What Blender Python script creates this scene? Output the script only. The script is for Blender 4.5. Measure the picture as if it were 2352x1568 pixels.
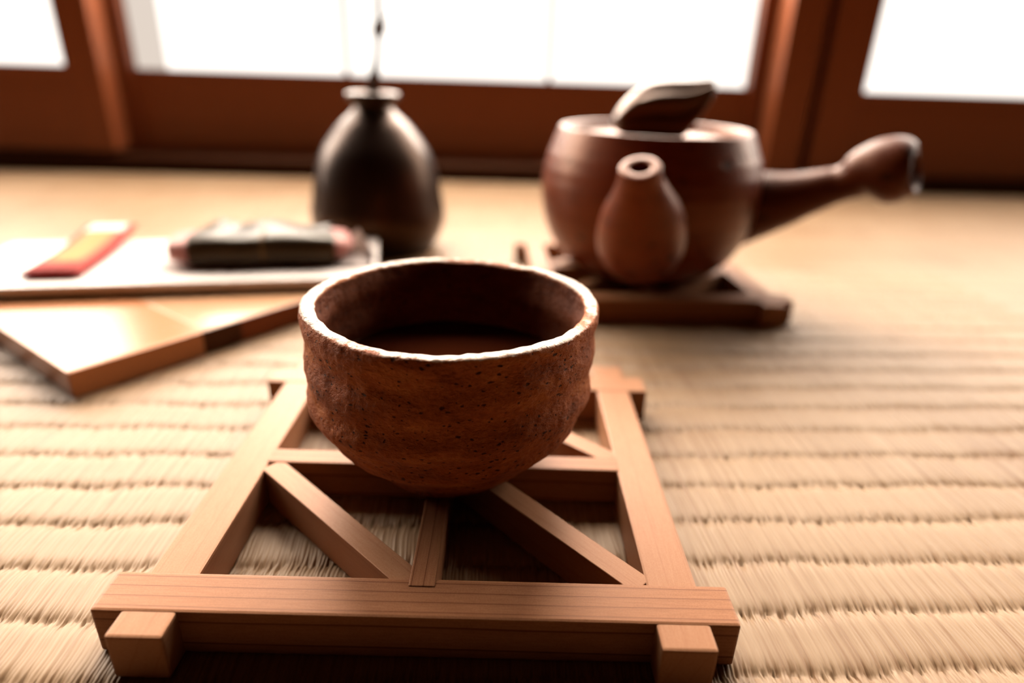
import bpy, bmesh, math, random
import numpy as np
from mathutils import Vector, Matrix, noise

for o in list(bpy.data.objects):
    bpy.data.objects.remove(o)
S = bpy.context.scene
COL = S.collection
R = math.radians
random.seed(7)
rng = np.random.default_rng(11)

# ------------------------------------------------------------------ camera, world, exposure
cd = bpy.data.cameras.new('camera')
cam = bpy.data.objects.new('camera', cd)
COL.objects.link(cam)
cam.matrix_world = (Matrix.Translation((0, 0, 0.10692)) @ Matrix.Rotation(R(90 - 23.605), 4, 'X')
                    @ Matrix.Rotation(R(1.897), 4, 'Z'))
cd.sensor_width = 36.0
cd.lens = 1463.1 / 2352 * 36
cd.clip_start = 0.005
cd.clip_end = 20
cd.dof.use_dof = True
cd.dof.focus_distance = 0.131
cd.dof.aperture_fstop = 5.4
S.camera = cam

w = bpy.data.worlds.new('dim_room')
S.world = w
w.use_nodes = True
w.node_tree.nodes['Background'].inputs[0].default_value = (0.030, 0.009, 0.004, 1)
w.node_tree.nodes['Background'].inputs[1].default_value = 0.9

vs = S.view_settings
vs.view_transform = 'Standard'
vs.look = 'None'
vs.exposure = 0.0
vs.gamma = 1.0
vs.use_curve_mapping = False
PANE = (1.0, 0.89, 0.78)                      # colour of sky light through the shoji paper
PANE_LOWC = (1.0, 0.93, 0.85)
PANE_L, PANE_C, PANE_R = 20.0, 30.0, 12.0      # unseen upper paper, boosted to light the room: left, centre and right panel
PANE_LOW = 1.75                                # lowest row of paper, kept dim so twig and muntins still show

# ------------------------------------------------------------------ materials
def mat(name):
    m = bpy.data.materials.new(name)
    m.use_nodes = True
    nt = m.node_tree
    b = nt.nodes['Principled BSDF']
    b.inputs['Specular Tint'].default_value = (1.0, 0.50, 0.24, 1)     # warm sheen of wood and clay
    return m, nt, b

def N(nt, t, **kw):
    n = nt.nodes.new(t)
    for k, v in kw.items():
        if k in n.inputs:
            n.inputs[k].default_value = v
        else:
            setattr(n, k, v)
    return n

def ramp(nt, fac, stops):
    n = nt.nodes.new('ShaderNodeValToRGB')
    el = n.color_ramp.elements
    while len(el) < len(stops):
        el.new(0.5)
    for e, (p, c) in zip(el, stops):
        e.position = p
        e.color = (*c, 1)
    nt.links.new(fac, n.inputs[0])
    return n.outputs[0]

def coords(nt, scale=(1, 1, 1), random_offset=False):
    tc = nt.nodes.new('ShaderNodeTexCoord')
    mp = nt.nodes.new('ShaderNodeMapping')
    mp.inputs['Scale'].default_value = scale
    nt.links.new(tc.outputs['Object'], mp.inputs['Vector'])
    if random_offset:
        oi = nt.nodes.new('ShaderNodeObjectInfo')
        mu = N(nt, 'ShaderNodeMath', operation='MULTIPLY')
        mu.inputs[1].default_value = 37.0
        nt.links.new(oi.outputs['Random'], mu.inputs[0])
        nt.links.new(mu.outputs[0], mp.inputs['Location'])
    return mp.outputs[0]

def noise_tex(nt, vec, scale, detail=4, rough=0.55):
    n = N(nt, 'ShaderNodeTexNoise', Scale=scale, Detail=detail, Roughness=rough)
    nt.links.new(vec, n.inputs['Vector'])
    return n.outputs['Fac']

def bump(nt, b, h, strength, dist):
    n = N(nt, 'ShaderNodeBump', Strength=strength, Distance=dist)
    nt.links.new(h, n.inputs['Height'])
    prev = b.inputs['Normal'].links
    if prev:
        nt.links.new(prev[0].from_socket, n.inputs['Normal'])
    nt.links.new(n.outputs[0], b.inputs['Normal'])

def wood(name, light, dark, line, rough, spacing=0.0022, lines=1.0, spec=0.45, grain=0.00006):
    """wood whose grain runs along the piece's own x axis"""
    m, nt, b = mat(name)
    v = coords(nt, (1, 1, 1), True)
    sep = nt.nodes.new('ShaderNodeSeparateXYZ')
    nt.links.new(v, sep.inputs[0])
    wob = noise_tex(nt, coords(nt, (9, 60, 60), True), 1.0, 2)
    # growth rings: planes tilted about the length
    a = N(nt, 'ShaderNodeMath', operation='MULTIPLY_ADD')
    nt.links.new(sep.outputs['Z'], a.inputs[0])
    a.inputs[1].default_value = 0.45
    nt.links.new(sep.outputs['Y'], a.inputs[2])
    a2 = N(nt, 'ShaderNodeMath', operation='MULTIPLY_ADD')
    nt.links.new(wob, a2.inputs[0])
    a2.inputs[1].default_value = 0.0016
    nt.links.new(a.outputs[0], a2.inputs[2])
    d = N(nt, 'ShaderNodeMath', operation='DIVIDE')
    nt.links.new(a2.outputs[0], d.inputs[0])
    d.inputs[1].default_value = spacing
    f = N(nt, 'ShaderNodeMath', operation='FRACT')
    nt.links.new(d.outputs[0], f.inputs[0])
    ring = ramp(nt, f.outputs[0], [(0.0, (0, 0, 0)), (0.70, (0.03 * lines,) * 3), (0.90, (0.22 * lines,) * 3),
                                   (0.945, (lines,) * 3), (0.985, (lines,) * 3), (1.0, (0, 0, 0))])
    fib = noise_tex(nt, coords(nt, (220, 2600, 2600), True), 1.0, 3, 0.6)
    spk = noise_tex(nt, coords(nt, (3600, 5200, 5200), True), 1.0, 1, 0.5)
    mixf = N(nt, 'ShaderNodeMath', operation='MULTIPLY_ADD')
    nt.links.new(spk, mixf.inputs[0])
    mixf.inputs[1].default_value = 0.55
    half = N(nt, 'ShaderNodeMath', operation='MULTIPLY')
    nt.links.new(fib, half.inputs[0])
    half.inputs[1].default_value = 0.5
    nt.links.new(half.outputs[0], mixf.inputs[2])
    base = ramp(nt, mixf.outputs[0], [(0.36, dark), (0.68, light)])
    mx = N(nt, 'ShaderNodeMix', data_type='RGBA')
    nt.links.new(ring, mx.inputs[0])
    nt.links.new(base, mx.inputs[6])
    mx.inputs[7].default_value = (*line, 1)
    nt.links.new(mx.outputs[2], b.inputs['Base Color'])
    b.inputs['Roughness'].default_value = rough
    b.inputs['Specular IOR Level'].default_value = spec
    bump(nt, b, fib, 0.35, grain)
    return m

def plain(name, c1, c2, rough, scale=200, spec=0.5, bmp=0.0, dist=0.0002):
    m, nt, b = mat(name)
    n = noise_tex(nt, coords(nt), scale)
    nt.links.new(ramp(nt, n, [(0.3, c1), (0.7, c2)]), b.inputs['Base Color'])
    b.inputs['Roughness'].default_value = rough
    b.inputs['Specular IOR Level'].default_value = spec
    if bmp:
        bump(nt, b, n, bmp, dist)
    return m

def glow(name, col, strength):
    m = bpy.data.materials.new(name)
    m.use_nodes = True
    nt = m.node_tree
    nt.nodes.remove(nt.nodes['Principled BSDF'])
    e = N(nt, 'ShaderNodeEmission')
    n = noise_tex(nt, coords(nt), 6.0, 2)
    nt.links.new(ramp(nt, n, [(0.2, tuple(c * 0.97 for c in col)), (0.8, col)]), e.inputs[0])
    e.inputs[1].default_value = strength
    nt.links.new(e.outputs[0], nt.nodes['Material Output'].inputs[0])
    return m

def clay(name, c_dark, c_mid, c_light, rough, pit_scale, pit, fine, spec=0.4, rim=None):
    m, nt, b = mat(name)
    v = coords(nt)
    big = noise_tex(nt, coords(nt, (1, 1, 2.5)), 60, 5, 0.65)
    grit = noise_tex(nt, coords(nt, (1, 1, 1.6)), 900, 4, 0.7)
    mixn = N(nt, 'ShaderNodeMath', operation='MULTIPLY_ADD')
    nt.links.new(grit, mixn.inputs[0])
    mixn.inputs[1].default_value = 0.45
    nt.links.new(big, mixn.inputs[2])
    base = ramp(nt, mixn.outputs[0], [(0.45, c_dark), (0.72, c_mid), (1.0, c_light)])
    vo = N(nt, 'ShaderNodeTexVoronoi', Scale=pit_scale)
    dv = nt.nodes.new('ShaderNodeVectorMath')
    dv.operation = 'ADD'
    nz = N(nt, 'ShaderNodeTexNoise', Scale=500.0, Detail=2.0)
    nt.links.new(v, nz.inputs['Vector'])
    sc = N(nt, 'ShaderNodeVectorMath', operation='SCALE')
    sc.inputs['Scale'].default_value = 0.0012
    nt.links.new(nz.outputs['Color'], sc.inputs[0])
    nt.links.new(coords(nt, (0.75, 0.75, 1.25)), dv.inputs[0])
    nt.links.new(sc.outputs[0], dv.inputs[1])
    nt.links.new(dv.outputs[0], vo.inputs['Vector'])
    sparse = N(nt, 'ShaderNodeSeparateColor')
    nt.links.new(vo.outputs['Color'], sparse.inputs[0])
    rad = N(nt, 'ShaderNodeMath', operation='MULTIPLY')
    nt.links.new(sparse.outputs[0], rad.inputs[0])
    nt.links.new(sparse.outputs[1], rad.inputs[1])
    rad2 = N(nt, 'ShaderNodeMath', operation='MULTIPLY')
    nt.links.new(rad.outputs[0], rad2.inputs[0])
    rad2.inputs[1].default_value = 0.52
    lt = N(nt, 'ShaderNodeMath', operation='SUBTRACT')
    nt.links.new(vo.outputs['Distance'], lt.inputs[0])
    nt.links.new(rad2.outputs[0], lt.inputs[1])
    hole = N(nt, 'ShaderNodeMapRange')
    hole.inputs[1].default_value = -0.10
    hole.inputs[2].default_value = 0.03
    nt.links.new(lt.outputs[0], hole.inputs[0])
    mx = N(nt, 'ShaderNodeMix', data_type='RGBA')
    nt.links.new(hole.outputs[0], mx.inputs[0])
    mx.inputs[6].default_value = (*(c * 0.4 for c in c_dark), 1)
    nt.links.new(base, mx.inputs[7])
    nt.links.new(mx.outputs[2], b.inputs['Base Color'])
    b.inputs['Roughness'].default_value = rough
    b.inputs['Specular IOR Level'].default_value = spec
    mid = noise_tex(nt, coords(nt, (1, 1, 1.8)), 300, 4, 0.65)
    bump(nt, b, mid, fine * 0.8, 0.0012)
    bump(nt, b, hole.outputs[0], pit, 0.0007)
    bump(nt, b, grit, fine, 0.0006)
    if rim:      # window highlight on the lip put into a pale glaze colour, ragged lower edge
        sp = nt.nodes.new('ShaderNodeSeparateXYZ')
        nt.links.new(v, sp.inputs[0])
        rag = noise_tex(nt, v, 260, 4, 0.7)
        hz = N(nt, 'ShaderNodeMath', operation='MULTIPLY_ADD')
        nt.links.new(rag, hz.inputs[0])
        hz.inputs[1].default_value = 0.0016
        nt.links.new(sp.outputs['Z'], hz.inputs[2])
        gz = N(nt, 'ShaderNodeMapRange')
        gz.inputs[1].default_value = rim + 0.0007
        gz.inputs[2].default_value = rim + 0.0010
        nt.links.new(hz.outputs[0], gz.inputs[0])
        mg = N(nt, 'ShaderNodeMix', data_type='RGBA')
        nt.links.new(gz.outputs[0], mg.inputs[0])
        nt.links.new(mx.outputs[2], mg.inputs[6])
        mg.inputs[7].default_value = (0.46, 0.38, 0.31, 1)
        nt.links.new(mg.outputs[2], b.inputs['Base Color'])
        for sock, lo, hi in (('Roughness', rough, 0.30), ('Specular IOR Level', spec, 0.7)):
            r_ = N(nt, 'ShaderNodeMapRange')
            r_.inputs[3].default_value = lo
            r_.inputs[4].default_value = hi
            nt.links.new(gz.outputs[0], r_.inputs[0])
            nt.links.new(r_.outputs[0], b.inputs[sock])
    return m

M = {}
M['cedar'] = wood('cedar_lined', (0.265, 0.120, 0.058), (0.200, 0.080, 0.034), (0.095, 0.026, 0.009), 0.44, 0.0025, 0.95, 0.3)
M['cedar_plain'] = wood('cedar_plain', (0.285, 0.140, 0.073), (0.235, 0.106, 0.050), (0.19, 0.075, 0.033), 0.44, 0.0047, 0.3, 0.3)
for k in ('cedar', 'cedar_plain'):
    M[k].node_tree.nodes['Principled BSDF'].inputs['Specular Tint'].default_value = (1, 0.40, 0.15, 1)
M['board_light'] = wood('board_light', (0.34, 0.14, 0.056), (0.30, 0.115, 0.045), (0.27, 0.095, 0.035), 0.24, 0.006, 0.4, 0.5, 0.00001)
M['board_pale'] = wood('board_pale', (0.36, 0.20, 0.105), (0.33, 0.175, 0.09), (0.30, 0.15, 0.07), 0.22, 0.006, 0.4, 0.5, 0.00001)  # window glare over the dark glossy top put into a pale colour
M['board_dark'] = wood('board_dark', (0.030, 0.008, 0.003), (0.024, 0.006, 0.002), (0.02, 0.004, 0.002), 0.30, 0.006, 0.4, 0.3, 0.00001)
M['board_brown'] = wood('board_brown', (0.14, 0.035, 0.011), (0.12, 0.028, 0.009), (0.09, 0.02, 0.006), 0.30, 0.006, 0.4, 0.3, 0.00001)
M['frame'] = wood('frame_wood', (0.2235, 0.0599, 0.0208), (0.1965, 0.0512, 0.0173), (0.1491, 0.0335, 0.0105), 0.42, 0.02, 0.35, 0.4)
M['frame'].node_tree.nodes['Principled BSDF'].inputs['Specular Tint'].default_value = (1, 0.8, 0.6, 1)
M['sill'] = wood('sill_wood', (0.0434, 0.0135, 0.0052), (0.0369, 0.0109, 0.0043), (0.0261, 0.0065, 0.0026), 0.6, 0.02, 0.35, 0.25)
M['plaster'] = plain('sand_plaster', (0.30, 0.20, 0.12), (0.34, 0.23, 0.14), 0.95, 120, 0.1, 0.2)
M['black'] = plain('gap_shade_black', (0.006, 0.004, 0.003), (0.012, 0.008, 0.006), 0.9, 3000, 0.1)
M['pane_left'] = glow('boosted_paper_left', PANE, PANE_L)
M['pane_centre'] = glow('boosted_paper_centre', PANE, PANE_C)
M['pane_right'] = glow('boosted_paper_right', PANE, PANE_R)
M['pane_low'] = glow('daylit_paper_low', PANE_LOWC, PANE_LOW)
M['pane_edge'] = glow('daylit_double_paper', (0.86, 0.74, 0.64), 0.92)
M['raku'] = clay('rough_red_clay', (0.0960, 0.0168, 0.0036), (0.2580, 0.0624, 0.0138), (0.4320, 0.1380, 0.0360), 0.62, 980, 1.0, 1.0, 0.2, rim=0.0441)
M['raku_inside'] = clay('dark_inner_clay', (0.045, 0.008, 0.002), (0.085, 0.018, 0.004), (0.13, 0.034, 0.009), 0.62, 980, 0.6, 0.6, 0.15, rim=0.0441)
M['teapot'] = clay('brown_teapot_clay', (0.060, 0.0085, 0.002), (0.105, 0.0175, 0.0042), (0.135, 0.028, 0.007), 0.35, 160, 0.25, 0.12, 0.5)
M['handle'] = clay('dark_handle_clay', (0.034, 0.0050, 0.0013), (0.058, 0.0100, 0.0025), (0.085, 0.018, 0.0045), 0.42, 160, 0.25, 0.12, 0.22)
M['lid'] = clay('glossy_lid_clay', (0.080, 0.014, 0.004), (0.130, 0.028, 0.008), (0.17, 0.042, 0.013), 0.36, 160, 0.15, 0.08, 1.0)
M['knob'] = clay('dark_glazed_clay', (0.0180, 0.0072, 0.0031), (0.0300, 0.0131, 0.0060), (0.0480, 0.0241, 0.0119), 0.36, 160, 0.2, 0.10, 0.6)
M['vase'] = plain('charcoal_glaze', (0.0060, 0.0022, 0.0011), (0.0090, 0.0036, 0.0019), 0.33, 90, 0.4, 0.03)
M['twig'] = plain('twig_bark', (0.030, 0.014, 0.008), (0.07, 0.035, 0.02), 0.8, 600, 0.3, 0.3)
M['tea'] = plain('dark_tea', (0.0240, 0.0048, 0.0016), (0.0300, 0.0064, 0.0020), 0.05, 20, 0.2)
M['plate'] = plain('white_glaze', (0.6683, 0.6014, 0.5512), (0.7016, 0.6349, 0.5848), 0.25, 60, 0.5)
M['paper'] = plain('white_paper', (0.4290, 0.3647, 0.3324), (0.4504, 0.3914, 0.3593), 0.8, 300, 0.2, 0.1)
M['rice'] = plain('pink_rice_cake', (0.3168, 0.1248, 0.1152), (0.3552, 0.1632, 0.1440), 0.5, 700, 0.4, 0.25)
M['leaf'] = plain('salted_leaf', (0.030, 0.015, 0.0042), (0.052, 0.028, 0.008), 0.34, 260, 0.55, 0.15)
M['leaf'].node_tree.nodes['Principled BSDF'].inputs['Specular Tint'].default_value = (1, 0.88, 0.7, 1)
M['vein'] = plain('leaf_vein', (0.0960, 0.0540, 0.0180), (0.1200, 0.0720, 0.0240), 0.4, 300, 0.5)

# tatami: rushes of slightly different straw colours
m, nt, b = mat('tatami_rush')
n1 = noise_tex(nt, coords(nt, (1150, 16, 1)), 1.0, 2, 0.5)
n2 = noise_tex(nt, coords(nt, (14, 22, 1)), 1.0, 3, 0.5)
ad = N(nt, 'ShaderNodeMath', operation='MULTIPLY_ADD')
nt.links.new(n2, ad.inputs[0])
ad.inputs[1].default_value = 0.5
nt.links.new(n1, ad.inputs[2])
nt.links.new(ramp(nt, ad.outputs[0], [(0.50, (0.150, 0.074, 0.031)), (0.74, (0.215, 0.132, 0.070)), (1.0, (0.255, 0.168, 0.097))]),
             b.inputs['Base Color'])
b.inputs['Roughness'].default_value = 0.48
b.inputs['Specular Tint'].default_value = (1, 0.85, 0.7, 1)
b.inputs['Specular IOR Level'].default_value = 0.3
M['tatami'] = m

# sweet packet: red rim, cream and amber middle, white far end (object x = width, y = length)
m, nt, b = mat('sweet_packet_print')
tc = nt.nodes.new('ShaderNodeTexCoord')
sep = nt.nodes.new('ShaderNodeSeparateXYZ')
nt.links.new(tc.outputs['Object'], sep.inputs[0])
ax = N(nt, 'ShaderNodeMath', operation='ABSOLUTE')
nt.links.new(sep.outputs['X'], ax.inputs[0])
mr = N(nt, 'ShaderNodeMapRange')
mr.inputs[1].default_value = 0.0
mr.inputs[2].default_value = 0.012
nt.links.new(ax.outputs[0], mr.inputs[0])
cx = ramp(nt, mr.outputs[0], [(0.0, (0.30, 0.17, 0.05)), (0.55, (0.28, 0.13, 0.05)), (0.74, (0.22, 0.012, 0.008)), (1.0, (0.20, 0.010, 0.007))])
my = N(nt, 'ShaderNodeMapRange')
my.inputs[1].default_value = -0.036
my.inputs[2].default_value = 0.036
nt.links.new(sep.outputs['Y'], my.inputs[0])
fy = ramp(nt, my.outputs[0], [(0.0, (1, 1, 1)), (0.13, (1, 1, 1)), (0.22, (0, 0, 0)), (1.0, (0, 0, 0))])
wy = ramp(nt, my.outputs[0], [(0.0, (0, 0, 0)), (0.80, (0, 0, 0)), (0.84, (1, 1, 1)), (1.0, (1, 1, 1))])
m1 = N(nt, 'ShaderNodeMix', data_type='RGBA')
nt.links.new(fy, m1.inputs[0])
nt.links.new(cx, m1.inputs[6])
m1.inputs[7].default_value = (0.20, 0.010, 0.007, 1)
m2 = N(nt, 'ShaderNodeMix', data_type='RGBA')
inner = ramp(nt, mr.outputs[0], [(0.0, (1, 1, 1)), (0.70, (1, 1, 1)), (0.78, (0, 0, 0)), (1.0, (0, 0, 0))])
mm = N(nt, 'ShaderNodeMath', operation='MULTIPLY')
nt.links.new(wy, mm.inputs[0])
nt.links.new(inner, mm.inputs[1])
nt.links.new(mm.outputs[0], m2.inputs[0])
nt.links.new(m1.outputs[2], m2.inputs[6])
m2.inputs[7].default_value = (0.5, 0.45, 0.40, 1)
nt.links.new(m2.outputs[2], b.inputs['Base Color'])
b.inputs['Roughness'].default_value = 0.6
b.inputs['Specular IOR Level'].default_value = 0.08
M['packet'] = m

# ------------------------------------------------------------------ object helpers
def link_mesh(name, me, material, parent=None, smooth=False):
    me.materials.append(material)
    if smooth:
        me.polygons.foreach_set('use_smooth', [True] * len(me.polygons))
    o = bpy.data.objects.new(name, me)
    COL.objects.link(o)
    if parent:
        o.parent = parent
    return o

def from_bm(name, bm, material, parent=None, smooth=False):
    bmesh.ops.recalc_face_normals(bm, faces=bm.faces)
    me = bpy.data.meshes.new(name)
    bm.to_mesh(me)
    bm.free()
    return link_mesh(name, me, material, parent, smooth)

def thing(name, label, cat, loc=(0, 0, 0), rz=0.0, group=None):
    o = bpy.data.objects.new(name, None)
    o.empty_display_size = 0.02
    COL.objects.link(o)
    o.location = loc
    o.rotation_euler = (0, 0, rz)
    if cat:
        o['label'] = label
        o['category'] = cat
    if group:
        o['group'] = group
    return o

def structure(o, label=None):
    o['kind'] = 'structure'
    if label:
        o['label'] = label
    return o

def box_bm(x0, x1, y0, y1, z0, z1, bev=0.0, seg=2):
    bm = bmesh.new()
    bmesh.ops.create_cube(bm, size=1.0)
    for v in bm.verts:
        v.co = Vector(((x0 + x1) / 2 + v.co.x * (x1 - x0), (y0 + y1) / 2 + v.co.y * (y1 - y0),
                       (z0 + z1) / 2 + v.co.z * (z1 - z0)))
    if bev:
        bmesh.ops.bevel(bm, geom=list(bm.edges), offset=bev, segments=seg, affect='EDGES', profile=0.6)
    return bm

def beam(name, p, q, width, z0, z1, material, parent, bev=0.0004, label=None, cut=None):
    """straight wooden bar from p to q (plan), its own x axis along its length"""
    d = Vector((q[0] - p[0], q[1] - p[1], 0))
    L = d.length
    bm = box_bm(0, L, -width / 2, width / 2, 0, z1 - z0)
    if cut:      # mitred ends: shear the end faces by the given offsets
        for v in bm.verts:
            k = cut[0] if v.co.x < L / 2 else cut[1]
            v.co.x += k * v.co.y
    bmesh.ops.bevel(bm, geom=list(bm.edges), offset=bev, segments=2, affect='EDGES', profile=0.6)
    o = from_bm(name, bm, material, parent)
    o.location = (p[0], p[1], z0)
    o.rotation_euler = (0, 0, math.atan2(d.y, d.x))
    if label:
        o['label'] = label
    return o

def rings_mesh(rings, cap_start=False, cap_end=False):
    n = len(rings[0])
    verts = [tuple(v) for r in rings for v in r]
    faces = []
    for i in range(len(rings) - 1):
        for j in range(n):
            k = (j + 1) % n
            faces.append((i * n + j, i * n + k, (i + 1) * n + k, (i + 1) * n + j))
    if cap_start:
        faces.append(tuple(reversed(range(n))))
    if cap_end:
        faces.append(tuple(range((len(rings) - 1) * n, len(rings) * n)))
    me = bpy.data.meshes.new('rings')
    me.from_pydata(verts, [], faces)
    bm = bmesh.new()
    bm.from_mesh(me)
    bmesh.ops.remove_doubles(bm, verts=bm.verts, dist=1e-7)
    bpy.data.meshes.remove(me)
    return bm

def catmull(pts, per):
    P_ = [Vector(p) for p in pts]
    P_ = [P_[0] * 2 - P_[1]] + P_ + [P_[-1] * 2 - P_[-2]]
    out = []
    for i in range(1, len(P_) - 2):
        a, b_, c, d = P_[i - 1:i + 3]
        for k in range(per):
            t = k / per
            out.append(0.5 * ((2 * b_) + (c - a) * t + (2 * a - 5 * b_ + 4 * c - d) * t * t + (3 * b_ - a - 3 * c + d) * t ** 3))
    out.append(P_[-2])
    return out

def lathe(prof, seg, per=6, wob=None):
    """prof: (radius, z) list, smoothed; wob(angle, r, z, i) -> radius, z"""
    pts = catmull([(r, z, 0) for r, z in prof], per)
    rings = []
    for i, p in enumerate(pts):
        r, z = max(p.x, 0), p.y
        ring = []
        for j in range(seg):
            a = 2 * math.pi * j / seg
            rr, zz = wob(a, r, z, i) if wob else (r, z)
            ring.append((rr * math.cos(a), rr * math.sin(a), zz))
        rings.append(ring)
    return rings_mesh(rings)

def tube_rings(path, seg=24, per=5, flat=1.0):
    """path: (x, y, z, radius) list -> rings square to the path"""
    pts = catmull([(p[0], p[1], p[2]) for p in path], per)
    rad = [v.x for v in catmull([(p[3], 0, 0) for p in path], per)]
    rings = []
    up = Vector((0, 0, 1))
    for i, p in enumerate(pts):
        d = (pts[min(i + 1, len(pts) - 1)] - pts[max(i - 1, 0)]).normalized()
        ref = up if abs(d.dot(up)) < 0.95 else Vector((0, 1, 0))
        s = d.cross(ref).normalized()
        t = s.cross(d).normalized()
        r = max(rad[i], 0)
        rings.append([p + s * (r * math.cos(2 * math.pi * j / seg)) + t * (r * flat * math.sin(2 * math.pi * j / seg)) for j in range(seg)])
    return rings

# ------------------------------------------------------------------ the room: tatami floor, sill, shoji
ROW = R(3.19)           # the rush rows lie a little askew to the camera
PHASE = 0.17523
PITCH_ROW, PITCH_RUSH = 0.015, 0.00085

def tatami_grid(xs, ys, rushes):
    """heights in the mat's own frame: x along the rows, y along the rushes"""
    X, Y = np.meshgrid(xs, ys)
    wav = 0.0004 * np.sin(X * 61 + 1.3 * np.floor((Y - PHASE) / PITCH_ROW)) + 0.0004 * np.sin(X * 173 + Y * 90)
    q = (Y + wav - PHASE) / PITCH_ROW
    row = np.floor(q)
    u = q - row
    edge = np.minimum(u, 1 - u) * 2                      # 0 at a seam, 1 mid row
    pillow = 1 - (1 - edge) ** 4
    z = -0.00042 * (1 - pillow)
    if rushes:
        sl = (np.sin(row * 12.9898) * 43758.5453) % 1.0
        bend = 0.00022 * np.sin(u * math.pi * 2 + sl * 6)
        xx = (X + bend) / PITCH_RUSH + sl
        xx = xx + 0.22 * np.sin(xx * 0.73 + sl * 9) + 0.12 * np.sin(xx * 2.1 + row)
        c = np.floor(xx)
        fr = xx - c
        h = (np.sin(c * 78.233 + row * 37.719) * 43758.5453) % 1.0
        h2 = (np.sin(c * 12.345 + row * 91.17) * 9871.321) % 1.0
        round_ = np.sqrt(np.clip(1 - (2 * fr - 1) ** 2, 0, 1))
        depth = 0.00016 + 0.00050 * (1 - edge) ** 4
        z = z - depth * (1 - round_) - 0.00016 * h
        # the rushes gather in small bundles at a seam and open slits between them
        xb = xx / 2.7 + 0.25 * np.sin(xx * 0.9 + row * 4) + 0.35 * (row % 2)
        db = np.abs(xb - np.round(xb))
        z = z - 0.0012 * (0.45 + 0.55 * h2) * np.exp(-(db / 0.17) ** 2) * (1 - edge) ** 4.5
    else:
        z = z - 0.00022
    return X, Y, z

def grid_arrays(xs, ys, rushes, base):
    X, Y, Z = tatami_grid(xs, ys, rushes)
    ny, nx = X.shape
    co = np.stack([X, Y, Z], -1).reshape(-1, 3).astype(np.float32)
    i = np.arange(nx * ny).reshape(ny, nx)
    f = np.stack([i[:-1, :-1], i[:-1, 1:], i[1:, 1:], i[1:, :-1]], -1).reshape(-1, 4) + base
    return co, f

XF0, XF1, YF1 = -0.27, 0.27, PHASE + 12 * PITCH_ROW
patches = [
    (np.arange(XF0, XF1 + 1e-6, 0.00017), np.linspace(PHASE - 8 * PITCH_ROW, YF1, 20 * 18 + 1), True),
    (np.linspace(-1.3, 1.3, 131), np.linspace(YF1, PHASE + 36 * PITCH_ROW, 24 * 12 + 1), False),
    (np.linspace(-1.3, XF0, 40), np.linspace(PHASE - 8 * PITCH_ROW, YF1, 20 * 12 + 1), False),
    (np.linspace(XF1, 1.3, 40), np.linspace(PHASE - 8 * PITCH_ROW, YF1, 20 * 12 + 1), False),
    (np.linspace(-1.3, 1.3, 131), np.linspace(PHASE - 30 * PITCH_ROW, PHASE - 8 * PITCH_ROW, 22 * 12 + 1), False),
]
cos_, fs_, base = [], [], 0
for xs, ys, ru in patches:
    co, f = grid_arrays(xs, ys, ru, base)
    cos_.append(co); fs_.append(f); base += len(co)
co = np.concatenate(cos_)
fc = np.concatenate(fs_)
# the mat stops at the sill line: keep what lies in front of it
WALL_Y, WALL_A = 0.6305, R(2.15)
c_, s_ = math.cos(ROW), math.sin(ROW)
wx = co[:, 0] * c_ - co[:, 1] * s_
wy_ = co[:, 0] * s_ + co[:, 1] * c_
front = (wy_ - WALL_Y) * math.cos(WALL_A) - wx * math.sin(WALL_A)
fc = fc[(front[fc] < 0.0035).all(1)]
me = bpy.data.meshes.new('tatami')
me.vertices.add(len(co))
me.vertices.foreach_set('co', co.ravel())
me.loops.add(len(fc) * 4)
me.loops.foreach_set('vertex_index', fc.ravel().astype(np.int32))
me.polygons.add(len(fc))
me.polygons.foreach_set('loop_start', (np.arange(len(fc)) * 4).astype(np.int32))
me.polygons.foreach_set('loop_total', np.full(len(fc), 4, np.int32))
me.update(calc_edges=True)
floor = link_mesh('floor', me, M['tatami'], None, True)
floor.rotation_euler = (0, 0, ROW)
structure(floor, 'straw tatami mat floor woven in ribbed rows')

def wall_empty(name, label):
    e = thing(name, label, None, (0, WALL_Y, 0), WALL_A)
    return structure(e, label)

# sill the panels run in, and a black strip for the shade where the mat meets it
tr = wall_empty('trim_1', 'dark wooden sill along the foot of the paper screens')
from_bm('sill', box_bm(-1.3, 1.3, 0.004, 0.075, -0.012, 0.0142, 0.0012), M['sill'], tr)
from_bm('gap_shade', box_bm(-1.3, 1.3, 0.0005, 0.004, -0.012, 0.0045), M['black'], tr)

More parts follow.
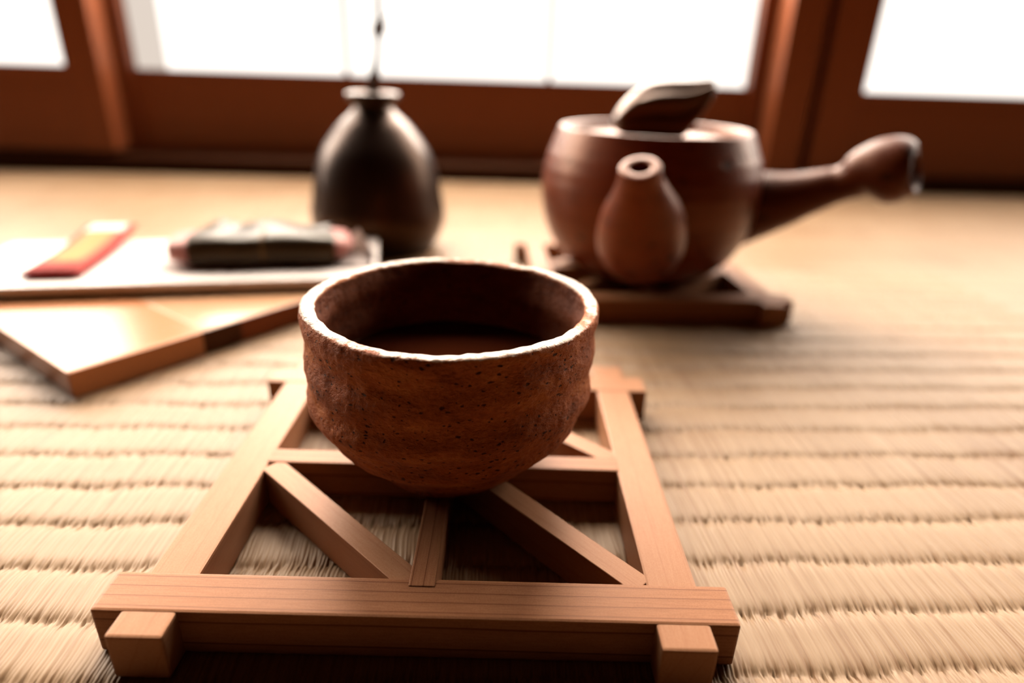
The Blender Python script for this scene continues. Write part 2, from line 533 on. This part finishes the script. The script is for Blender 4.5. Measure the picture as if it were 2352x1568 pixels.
TOP = 0.92
def shoji(name, label, s0, s1, w0, w1, z_bot, z_board, stile_l, stile_r, glow_m, muntins, rails):
    e = wall_empty(name, label)
    def bx(n, a, b_, c, d, z0, z1, m_, bev=0.0012):
        o = from_bm(n, box_bm(0, b_ - a, 0, d - c, 0, z1 - z0, bev), m_, e)
        o.location = (a, c, z0)
        return o
    def post(n, a, b_, c, d, z0, z1):
        o = from_bm(n, box_bm(0, z1 - z0, -(b_ - a), 0, 0, d - c, 0.0012), M['frame'], e)
        o.matrix_local = Matrix.Translation((a, c, z0)) @ Matrix(((0, -1, 0), (0, 0, 1), (1, 0, 0))).to_4x4()
        return o
    post('stile', s0, s0 + stile_l, w0, w1, z_bot, TOP)
    post('stile', s1 - stile_r, s1, w0, w1, z_bot, TOP)
    bx('kickboard', s0 + stile_l, s1 - stile_r, w0 + 0.003, w1 - 0.003, z_bot, z_board, M['frame'])
    bx('top_rail', s0 + stile_l, s1 - stile_r, w0 + 0.003, w1 - 0.003, TOP - 0.05, TOP, M['frame'])
    bx('pane', s0 + stile_l, s1 - stile_r, w1 - 0.007, w1 - 0.005, z_board, RAILS[0], M['pane_low'], 0)
    bx('pane', s0 + stile_l, s1 - stile_r, w1 - 0.007, w1 - 0.005, RAILS[0], TOP - 0.05, glow_m, 0)
    for s in muntins:
        bx('muntin', s - 0.0022, s + 0.0022, w1 - 0.0100, w1 - 0.0070, z_board, TOP - 0.05, M['frame'], 0.0003)
    for z in rails:
        bx('crossbar', s0 + stile_l, s1 - stile_r, w1 - 0.0096, w1 - 0.0072, z - 0.0014, z + 0.0014, M['frame'], 0.0003)
    return e

RAILS = [0.180 + 0.23 * k for k in range(0, 3)]
shoji('window_1', 'left paper screen panel in the front track', -1.25, -0.382, 0.006, 0.036, 0.0185, 0.0925, 0.035, 0.0308,
      M['pane_left'], [-0.5995, -0.786, -0.972], RAILS)
w2 = shoji('window_2', 'wide middle paper screen panel behind the vase and teapot', -0.402, 0.2405, 0.0395, 0.064, 0.0142, 0.0908, 0.0295, 0.0125,
           M['pane_centre'], [-0.1692, 0.0300], RAILS)
strip = from_bm('doubled_paper', box_bm(0, 0.029, 0, 0.0012, 0, TOP - 0.15), M['pane_edge'], w2)
strip.location = (-0.3725, 0.0550, 0.0908)
strip['label'] = 'greyer doubled strip of paper at the left edge'
shoji('window_3', 'right paper screen panel beside the dark post', 0.2862, 1.25, 0.008, 0.038, 0.0142, 0.0912, 0.0398, 0.035,
      M['pane_right'], [0.513, 0.70, 0.887], RAILS)
pe = wall_empty('trim_2', 'brown upright post beside the middle paper screen')
o = from_bm('post', box_bm(0, TOP - 0.0142, -0.0330, 0, 0, 0.0315, 0.0012), M['frame'], pe)
o.matrix_local = Matrix.Translation((0.2425, 0.006, 0.0142)) @ Matrix(((0, -1, 0), (0, 0, 1), (1, 0, 0))).to_4x4()
lin = wall_empty('trim_3', 'lintel above the paper screens')
from_bm('lintel', box_bm(-1.3, 1.3, 0.0, 0.075, TOP, TOP + 0.06, 0.002), M['frame'], lin)
wb = wall_empty('wall_back', 'plaster wall above the lintel')
from_bm('plaster', box_bm(-1.3, 1.3, 0.01, 0.07, TOP + 0.06, TOP + 1.3, 0.0), M['plaster'], wb)

# ------------------------------------------------------------------ the two wooden trivets
HT = 0.0106
def trivet(label, loc, rz, mirror):
    t = thing('wooden_trivet', label, 'trivet', (loc[0], loc[1], 0), rz, 'square wooden lattice trivets')
    k = -1 if mirror else 1
    bar = M['cedar']
    pl = M['cedar_plain']
    # cross pieces, ends standing past the side rails
    beam('crossbar', (-0.0615, -0.0494), (0.0615, -0.0494), 0.0100, 0, HT, bar, t, 0.0006)
    beam('crossbar', (-0.0615, 0.0445), (0.0615, 0.0445), 0.0100, 0, HT, pl, t, 0.0006)
    beam('crossbar', (-0.0458, -0.0019), (0.0458, -0.0019), 0.0060, 0.0002, HT - 0.0001, bar, t, 0.0003)
    # side rails, halved into the crossbars
    for s in (-1, 1):
        beam('rail', (s * 0.0504, -0.0602), (s * 0.0504, 0.0580), 0.0104, 0, HT - 0.0002, pl, t, 0.0006)
    beam('middle_strip', (-0.0002, -0.0466), (-0.0002, 0.0418), 0.0053, 0.0003, HT + 0.0002, bar, t, 0.0002)
    # one slanting slat in each of the four openings
    wS = 0.0056
    for a, b_ in (((-0.0444, -0.0093), (-0.0070, -0.0444)), ((0.0035, -0.0050), (0.0404, -0.0443)),
                  ((-0.0444, 0.0350), (-0.0075, 0.0011)), ((0.0024, 0.0347), (0.0407, 0.0010))):
        a, b_ = Vector((*a, 0)), Vector((*b_, 0))
        d = (b_ - a).normalized()
        off = Vector((-d.y, d.x, 0)) * (wS / 2)
        a, b_ = a + off - d * 0.0022, b_ + off + d * 0.0030
        beam('slat', (a.x * k, a.y), (b_.x * k, b_.y), wS, 0.0003, HT - 0.0003, pl, t, 0.0002)
    return t

trivet('square cedar lattice trivet in front, carrying the rough clay tea bowl', (-0.01674, 0.14335), R(0.593), False)
trivet('square wooden lattice trivet at the back, under the brown teapot', (0.0640, 0.3272), R(3.6), True)

# ------------------------------------------------------------------ tea bowl
def bowl_wobble(a, r, z, i):
    d = Vector((math.cos(a), math.sin(a), 0))
    p = Vector((d.x * r, d.y * r, z))
    rim = max(0, min(1, (z - 0.036) / 0.008))
    out = r
    out += 0.0007 * noise.noise(Vector((d.x * 1.3, d.y * 1.3, z * 38)))
    out += 0.00042 * math.sin(z * 620 + 1.4 * math.sin(a * 2)) * (1 - 0.6 * rim)      # throwing ridges
    out += 0.00030 * noise.noise(p * 130) + 0.00022 * noise.noise(p * 330) + 0.00016 * noise.noise(p * 900)
    zz = z + 0.0007 * noise.noise(Vector((d.x * 1.5 + 5, d.y * 1.5, 0))) * rim + 0.00022 * noise.noise(p * 420) * rim
    if r < 0.004:
        out, zz = r, z
    return out, zz

bowl_prof = [(0.0, 0.0004), (0.010, 0.0004), (0.0172, 0.0002), (0.0186, 0.0008), (0.0194, 0.0022), (0.0224, 0.0050), (0.0264, 0.0088),
             (0.0300, 0.0128), (0.0329, 0.0175), (0.0345, 0.0225), (0.0345, 0.0275), (0.0343, 0.0330), (0.0346, 0.0385),
             (0.0347, 0.0420), (0.0346, 0.0435), (0.0344, 0.0441), (0.0338, 0.0444), (0.0324, 0.0444), (0.0317, 0.0441), (0.0313, 0.0433), (0.0310, 0.0400), (0.0307, 0.0330),
             (0.0303, 0.0250), (0.0284, 0.0180), (0.0235, 0.0105), (0.017, 0.0062), (0.008, 0.0050), (0.0, 0.0050)]
BX, BY = -0.0148, 0.1430
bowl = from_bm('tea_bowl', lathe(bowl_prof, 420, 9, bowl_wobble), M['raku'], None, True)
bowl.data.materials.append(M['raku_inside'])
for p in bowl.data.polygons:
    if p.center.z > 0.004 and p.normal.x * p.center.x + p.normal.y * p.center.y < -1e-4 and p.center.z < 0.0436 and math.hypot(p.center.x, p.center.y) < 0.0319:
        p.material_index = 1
bowl.location = (BX, BY, HT + 0.0002)
bowl['label'] = 'rough reddish brown clay tea bowl with pitted sides, in the foreground'
bowl['category'] = 'bowl'
tea = from_bm('tea', lathe([(0.0, 0.0262), (0.015, 0.0262), (0.0298, 0.0262), (0.0301, 0.0264), (0.0302, 0.0260), (0.0290, 0.0215), (0.0270, 0.0180), (0.021, 0.0120), (0.0, 0.0085)],
                           96, 4), M['tea'], None, True)
tea.location = (BX, BY, HT + 0.0002)
tea['label'] = 'dark tea filling the rough clay bowl'
tea['category'] = 'tea'

# ------------------------------------------------------------------ teapot with side handle
TX, TY, TZ = 0.0660, 0.3250, HT + 0.0003
pot = thing('teapot', 'brown clay teapot with side handle and leaf shaped lid knob', 'teapot', (TX, TY, TZ))
def pot_wobble(a, r, z, i):
    d = Vector((math.cos(a), math.sin(a), 0))
    out = r + 0.00014 * math.sin(z * 900) * (0.0 if z > 0.060 else 1) + 0.0006 * noise.noise(Vector((d.x, d.y, z * 30)))
    return (out if r > 0.004 else r), z
pot_prof = [(0.0, 0.0), (0.015, 0.0), (0.0290, 0.0), (0.0315, 0.0006), (0.0395, 0.0052), (0.0468, 0.0140), (0.0520, 0.0270), (0.0537, 0.0400),
            (0.0524, 0.0520), (0.0500, 0.0595), (0.0476, 0.0655), (0.0464, 0.0684), (0.0459, 0.0692), (0.0452, 0.0695), (0.0438, 0.0692), (0.0430, 0.0682), (0.0422, 0.0660), (0.0420, 0.0630),
            (0.0420, 0.0560), (0.043, 0.04), (0.038, 0.012), (0.0, 0.004)]
from_bm('body', lathe(pot_prof, 128, 6, pot_wobble), M['teapot'], pot, True)
def rel(path):
    return [(x - TX, y - TY, z - TZ, r) for x, y, z, r in path]
spout = [(0.0560, 0.2800, 0.0210, 0.0030), (0.0558, 0.2780, 0.0255, 0.0130), (0.0550, 0.2735, 0.0330, 0.0180), (0.0535, 0.2680, 0.0420, 0.0190),
         (0.0515, 0.2620, 0.0510, 0.0168), (0.0495, 0.2565, 0.0590, 0.0126), (0.0478, 0.2525, 0.0660, 0.0092), (0.0470, 0.2505, 0.0700, 0.0083),
         (0.0467, 0.2497, 0.0716, 0.0081), (0.0466, 0.2494, 0.0721, 0.0072), (0.0466, 0.2494, 0.0721, 0.0050), (0.0468, 0.2499, 0.0711, 0.0040), (0.0478, 0.2525, 0.0665, 0.0042), (0.0490, 0.2560, 0.0610, 0.0040)]
rs = tube_rings(rel(spout), 40, 4)
# the mouth turns back on itself: keep one ring direction throughout
pts = catmull([(p[0] - TX, p[1] - TY, p[2] - TZ) for p in spout], 4)
rad = [v.x for v in catmull([(p[3], 0, 0) for p in spout], 4)]
axis0 = None
rings = []
for i, p in enumerate(pts):
    tdir = (pts[min(i + 1, 32)] - pts[max(min(i - 1, 30), 0)]).normalized() if i <= 31 else axis0
    axis0 = tdir
    s1_ = tdir.cross(Vector((0, 1, 0))).normalized()
    t1_ = s1_.cross(tdir).normalized()
    rings.append([p + s1_ * (rad[i] * math.cos(2 * math.pi * j / 40)) + t1_ * (rad[i] * 0.92 * math.sin(2 * math.pi * j / 40)) for j in range(40)])
from_bm('spout', rings_mesh(rings, True, True), M['teapot'], pot, True)
handle = [(0.1080, 0.3150, 0.0443, 0.0182),
          (0.1194, 0.3100, 0.0485, 0.0151),
          (0.1270, 0.3065, 0.0513, 0.0128),
          (0.1349, 0.3025, 0.0550, 0.0104),
          (0.1425, 0.2985, 0.0588, 0.0088),
          (0.1467, 0.2960, 0.0609, 0.0080),
          (0.1504, 0.2935, 0.0636, 0.0088),
          (0.1538, 0.2910, 0.0668, 0.0110),
          (0.1585, 0.2880, 0.0687, 0.0134),
          (0.1634, 0.2850, 0.0693, 0.0142),
          (0.1671, 0.2825, 0.0694, 0.0130),
          (0.1692, 0.2810, 0.0695, 0.0106),
          (0.1699, 0.2804, 0.0697, 0.0088)]
rings = tube_rings(rel(handle), 36, 5)
end = [Vector(v) for v in rings[-1]]
cen = sum(end, Vector()) / len(end)
ax_ = (Vector((0.1699, 0.2804, 0.0697)) - Vector((0.1634, 0.2850, 0.0693))).normalized()
for k_, dep in ((0.92, 0.0002), (0.80, -0.0010), (0.74, -0.004), (0.60, -0.010)):
    rings.append([cen + (v - cen) * k_ + ax_ * dep for v in end])
from_bm('handle', rings_mesh(rings, True, True), M['handle'], pot, True)
lid = from_bm('lid', lathe([(0.0, 0.0600), (0.02, 0.0600), (0.0405, 0.0610), (0.0414, 0.0625), (0.0410, 0.0642), (0.0395, 0.0650), (0.033, 0.0654), (0.024, 0.0652), (0.012, 0.0652), (0.0, 0.0654)],
                           96, 5, pot_wobble), M['lid'], pot, True)
# leaf shaped knob: two shells leaning over one another, lofted along its length
def knob_rings():
    out = []
    #  x     z_low  z_high  y_mid  half depth
    sec = [(-0.0228, 0.0042, 0.0052, 0.000, 0.0010), (-0.0216, 0.0020, 0.0092, -0.000, 0.0060), (-0.0180, 0.0000, 0.0150, 0.000, 0.0100), (-0.0125, -0.0014, 0.0200, 0.001, 0.0130),
           (-0.0060, -0.0026, 0.0235, 0.001, 0.0140), (0.0010, -0.0032, 0.0248, 0.001, 0.0135), (0.0070, -0.0030, 0.0250, 0.000, 0.0120),
           (0.0125, 0.0000, 0.0252, -0.001, 0.0098), (0.0170, 0.0060, 0.0256, -0.002, 0.0078), (0.0205, 0.0125, 0.0258, -0.003, 0.0058),
           (0.0228, 0.0165, 0.0250, -0.003, 0.0038), (0.0240, 0.0195, 0.0235, -0.003, 0.0012)]
    n = 32
    xs = catmull([(a[0], a[1], a[2]) for a in sec], 4)
    ys = catmull([(a[3], a[4], 0) for a in sec], 4)
    for i, (v, y) in enumerate(zip(xs, ys)):
        ring = []
        zc, zh = (v.y + v.z) / 2, max((v.z - v.y) / 2, 0.0002)
        for j in range(n):
            a = 2 * math.pi * j / n
            cy, sz = math.cos(a), math.sin(a)
            k = 1.0 - 0.16 * max(0, math.cos(a + 0.6)) ** 6
            crease = 1.0 - 0.20 * math.exp(-((a - 2.2) / 0.25) ** 2) * (1 if v.x > -0.012 else 0.4)
            # front face hollowed like a folded leaf
            hol = 1.0 - 0.35 * max(0, -cy) ** 2 * max(0, 0.9 - abs(sz))
            ring.append((v.x, y.x + cy * max(y.y, 0.0004) * hol * crease * k, zc + sz * zh * crease))
        out.append(ring)
    return out
kb = from_bm('knob', rings_mesh(knob_rings(), True, True), M['knob'], lid, True)
kb.location = (0.0015, 0.0, 0.0660)
kb['label'] = 'dark glazed leaf shaped knob'

# ------------------------------------------------------------------ vase and twig
VX, VY = -0.0836, 0.3860
vase = from_bm('bud_vase', lathe([(0.0, 0.0), (0.015, 0.0), (0.0285, 0.0), (0.0312, 0.0014), (0.0358, 0.0070), (0.0394, 0.0165), (0.0398, 0.0230), (0.0384, 0.0310), (0.0358, 0.0440), (0.0310, 0.0580),
                                  (0.0215, 0.0710), (0.0135, 0.0785), (0.0112, 0.0815), (0.0115, 0.0838), (0.0146, 0.0862), (0.0152, 0.0878), (0.0146, 0.0892), (0.0128, 0.0896),
                                  (0.0105, 0.0882), (0.0085, 0.0845), (0.0080, 0.0800), (0.0110, 0.074), (0.026, 0.055), (0.033, 0.03), (0.028, 0.006), (0.0, 0.004)], 96, 5),
                M['vase'], None, True)
vase.location = (VX, VY, -0.0002)
vase['label'] = 'dark charcoal bottle vase with narrow neck, holding a bare twig'
vase['category'] = 'vase'
tw = thing('bare_twig', 'thin dark bare twig standing in the charcoal vase', 'twig', (VX, VY, 0.085))
def tr_(path):
    return [(x - VX, y - VY, z - 0.085, r) for x, y, z, r in path]
from_bm('stem', rings_mesh(tube_rings(tr_([(-0.0835, 0.386, 0.070, 0.0026), (-0.0833, 0.386, 0.0897, 0.0034), (-0.0820, 0.386, 0.0975, 0.0032), (-0.0812, 0.386, 0.1020, 0.0018), (-0.0800, 0.386, 0.108, 0.0013),
                                     (-0.0792, 0.386, 0.1144, 0.0013), (-0.0788, 0.386, 0.1190, 0.0014), (-0.0782, 0.386, 0.1260, 0.0014), (-0.0781, 0.386, 0.1356, 0.0013),
                                     (-0.0770, 0.385, 0.155, 0.0011), (-0.0745, 0.384, 0.175, 0.0008), (-0.0735, 0.384, 0.19, 0.0002)]), 14, 4), True, True), M['twig'], tw, True)
from_bm('bud', rings_mesh(tube_rings(tr_([(-0.0790, 0.3855, 0.1165, 0.0004), (-0.0788, 0.3853, 0.1185, 0.0022), (-0.0783, 0.3850, 0.1210, 0.0034), (-0.0775, 0.3850, 0.1235, 0.0032),
                                    (-0.0766, 0.3850, 0.1260, 0.0018), (-0.0762, 0.3850, 0.1270, 0.0002)]), 14, 4), True, True), M['twig'], tw, True)
from_bm('side_shoot', rings_mesh(tube_rings(tr_([(-0.0779, 0.385, 0.1235, 0.0004), (-0.0735, 0.385, 0.1290, 0.00030), (-0.0690, 0.385, 0.1330, 0.00025), (-0.064, 0.385, 0.140, 0.0002)]), 10, 4), True, True),
        M['twig'], tw, True)

# ------------------------------------------------------------------ lacquered board, plate and sweets on the left
SA = math.atan2(0.812, 0.583)
SZ = 0.0095
sl = thing('wooden_board', 'thick wooden board with dark inlay along its edge, under the white plate', 'board', (-0.1450, 0.1850, 0), SA)
# own x runs along the long right hand edge, own y to the left
def seg(n, a, b_, c, d, z1, m_, label=None):
    o = from_bm(n, box_bm(0, b_ - a, 0, d - c, 0, z1, 0.0005), m_, sl)
    o.location = (a, c, 0)
    if label:
        o['label'] = label
    return o
seg('panel', 0.0, 0.0475, 0.0012, 0.135, SZ, M['board_light'], 'warm toned end panel')
seg('panel', 0.0475, 0.1250, 0.0012, 0.135, SZ, M['board_pale'], 'polished panel with window glare painted pale')
seg('edge_strip', 0.0, 0.0460, 0.0, 0.0012, SZ, M['board_light'], 'light wooden edge')
seg('edge_strip', 0.0460, 0.0620, 0.0, 0.0012, SZ, M['board_dark'], 'very dark inlaid edge')
seg('edge_strip', 0.0620, 0.1250, 0.0, 0.0012, SZ, M['board_brown'], 'dark brown edge')

PA = math.atan2(0.026, 0.129)
PX, PY, PZ = -0.2123, 0.2474, 0.0115
plate = thing('rectangular_plate', 'long white rectangular plate on the wooden board', 'plate', (PX, PY, SZ), PA)
bm = box_bm(-0.03, 0.153, 0, 0.075, PZ - SZ, PZ - SZ + 0.0040, 0.0012, 3)
from_bm('dish', bm, M['plate'], plate, False)
from_bm('foot', box_bm(0.004, 0.014, 0.012, 0.050, 0, PZ - SZ + 0.0003, 0.0005), M['plate'], plate)
from_bm('foot', box_bm(0.108, 0.118, 0.012, 0.040, 0, PZ - SZ + 0.0003, 0.0005), M['plate'], plate)
PTOP = PZ + 0.0040
pm = Matrix.Translation((PX, PY, PTOP)) @ Matrix.Rotation(PA, 4, 'Z')

# folded paper at the right end, one corner turned up
bm = bmesh.new()
def strip_faces(rows):
    vs_ = [[bm.verts.new(p) for p in r] for r in rows]
    for i in range(len(rows) - 1):
        for j in range(len(rows[0]) - 1):
            bm.faces.new((vs_[i][j], vs_[i][j + 1], vs_[i + 1][j + 1], vs_[i + 1][j]))
rows = []
for i in range(9):
    v = i / 8
    rows.append([(0.084 + 0.067 * u, 0.014 + (0.0280 - 0.0045 * max(0, u - 0.7) / 0.3 + 0.006 * max(0, 0.7 - u)) * v, 0.0004 + 0.0002 * math.sin(u * 9 + v * 5))
                 for u in [k / 12 for k in range(13)]])
strip_faces(rows)
rows = []                                   # the corner, folded to stand up
for i in range(7):
    v = i / 6
    r_ = []
    for j in range(9):
        u = j / 8
        base_ = Vector((0.1309 + 0.0201 * u, 0.0420 - 0.0045 * u, 0.0004))
        apex_ = Vector((0.1437, 0.0412, 0.0126))
        p = base_.lerp(apex_, v) + Vector((0, 0.0012 * math.sin(math.pi * v) * (0.5 + u), 0))
        r_.append(tuple(p))
    rows.append(r_)
rows[-1] = [(p[0] + 0.00004 * k, p[1], p[2]) for k, p in enumerate(rows[-1])]
strip_faces(rows)
bmesh.ops.solidify(bm, geom=list(bm.faces), thickness=-0.0003)
pap = from_bm('paper_sheet', bm, M['paper'], None, True)
pap.matrix_world = pm
pap['label'] = 'white paper sheet with a turned-up corner under the leaf-wrapped cake'
pap['category'] = 'paper'

# leaf wrapped rice cake
mo = thing('rice_cake', 'pink rice cake wrapped in a dark salted leaf, on the white plate', 'sweet')
mo.matrix_world = pm @ Matrix.Translation((0.0700, 0.0180, 0.0012))
def super_ring(x, hy, hz, cy, cz, n=36, e=3.2):
    out = []
    for j in range(n):
        a = 2 * math.pi * j / n
        c, s = math.cos(a), math.sin(a)
        out.append((x, cy + hy * math.copysign(abs(c) ** (2 / e), c), cz + hz * math.copysign(abs(s) ** (2 / e), s)))
    return out
rings = []
for k_ in range(25):
    u = k_ / 24 * 2 - 1
    f_ = max(0.02, (1 - abs(u) ** 14)) ** 0.5
    rings.append(super_ring(0.0345 + 0.0430 * u - 0.006, 0.0150 * f_, 0.0056 * f_ + 0.0001, 0.0165, 0.0058))
from_bm('cake', rings_mesh(rings, True, True), M['rice'], mo, True)
# the leaf: a sheet passing under the front, over the top and down the back, pointed tip lifting
bm = bmesh.new()
rows = []
NU, NV = 28, 40
sect = catmull([(0.0210, 0.0000, 0), (0.0060, -0.0001, 0), (0.0002, 0.0010, 0), (-0.0008, 0.0050, 0), (0.0000, 0.0095, 0), (0.0032, 0.0120, 0),
                (0.0110, 0.0128, 0), (0.0200, 0.0130, 0), (0.0275, 0.0128, 0), (0.0330, 0.0098, 0), (0.0338, 0.0045, 0)], 5)
for p in sect:
    r_ = []
    for j in range(NV + 1):
        v = j / NV
        x = 0.0005 + 0.0615 * v
        dz = 0.0007 * math.sin(v * 9 + p.x * 140) * (1 if p.y > 0.008 else 0.3)
        lift = 0.0016 * math.exp(-((v - 0.5) / 0.22) ** 2) * (1 if p.y > 0.006 else 0)
        tip = 0.0042 * max(0, 1 - abs(v - 0.12) / 0.14) * max(0, min(1, (p.x - 0.010) / 0.012)) * (1 if p.y > 0.011 else 0)
        side = 0.0022 * math.sin(p.x * 160 + 1)
        r_.append((x + side * (v - 0.5) * 2, p.x + 0.0006 * math.sin(v * 13), p.y + dz + lift + tip))
    rows.append(r_)
strip_faces(rows)
bmesh.ops.solidify(bm, geom=list(bm.faces), thickness=-0.0005)
leaf = from_bm('leaf', bm, M['leaf'], mo, True)
vein = from_bm('vein', rings_mesh(tube_rings([(0.0312, p.x - 0.0006 * (1 if p.x < 0.003 else 0), p.y + (0.0017 if p.y > 0.006 else 0.0006), 0.0006) for p in sect[12:44:3]], 10, 2), True, True), M['vein'], leaf, True)

# red and yellow sweet packet
pk_a = math.atan2(0.0700, -0.0133) - math.pi / 2
pc = Vector((-0.2060, 0.2945, PTOP + 0.0003))
bm = bmesh.new()
top, bot = [], []
for i in range(25):
    v = i / 24 * 2 - 1
    for_t, for_b = [], []
    for j in range(13):
        u = j / 12 * 2 - 1
        h_ = 0.0026 * (1 - abs(u) ** 4) * (1 - abs(v) ** 8)
        x, y = 0.0118 * u, 0.0360 * v
        rise = 0.0030 * max(0, v + 0.25) ** 1.6 
        zt = 0.0024 + rise
        for_t.append((x, y, zt + h_ * 0.7 + 0.0002))
        for_b.append((x, y, zt - 0.0012 * (1 - abs(u) ** 4) - 0.0011 * (1 if True else 0)))
    top.append(for_t)
    bot.append(for_b)
vt = [[bm.verts.new(p) for p in r] for r in top]
vb = [[bm.verts.new(p) for p in r] for r in bot]
for i in range(24):
    for j in range(12):
        bm.faces.new((vt[i][j], vt[i][j + 1], vt[i + 1][j + 1], vt[i + 1][j]))
        bm.faces.new((vb[i][j + 1], vb[i][j], vb[i + 1][j], vb[i + 1][j + 1]))
    bm.faces.new((vt[i][0], vt[i + 1][0], vb[i + 1][0], vb[i][0]))
    bm.faces.new((vt[i + 1][12], vt[i][12], vb[i][12], vb[i + 1][12]))
for j in range(12):
    bm.faces.new((vt[0][j + 1], vt[0][j], vb[0][j], vb[0][j + 1]))
    bm.faces.new((vt[24][j], vt[24][j + 1], vb[24][j + 1], vb[24][j]))
pk = from_bm('sweet_packet', bm, M['packet'], None, True)
pk.location = pc
pk.rotation_euler = (0, 0, pk_a)
pk['label'] = 'flat red and yellow sweet packet at the left of the white plate'
pk['category'] = 'packet'
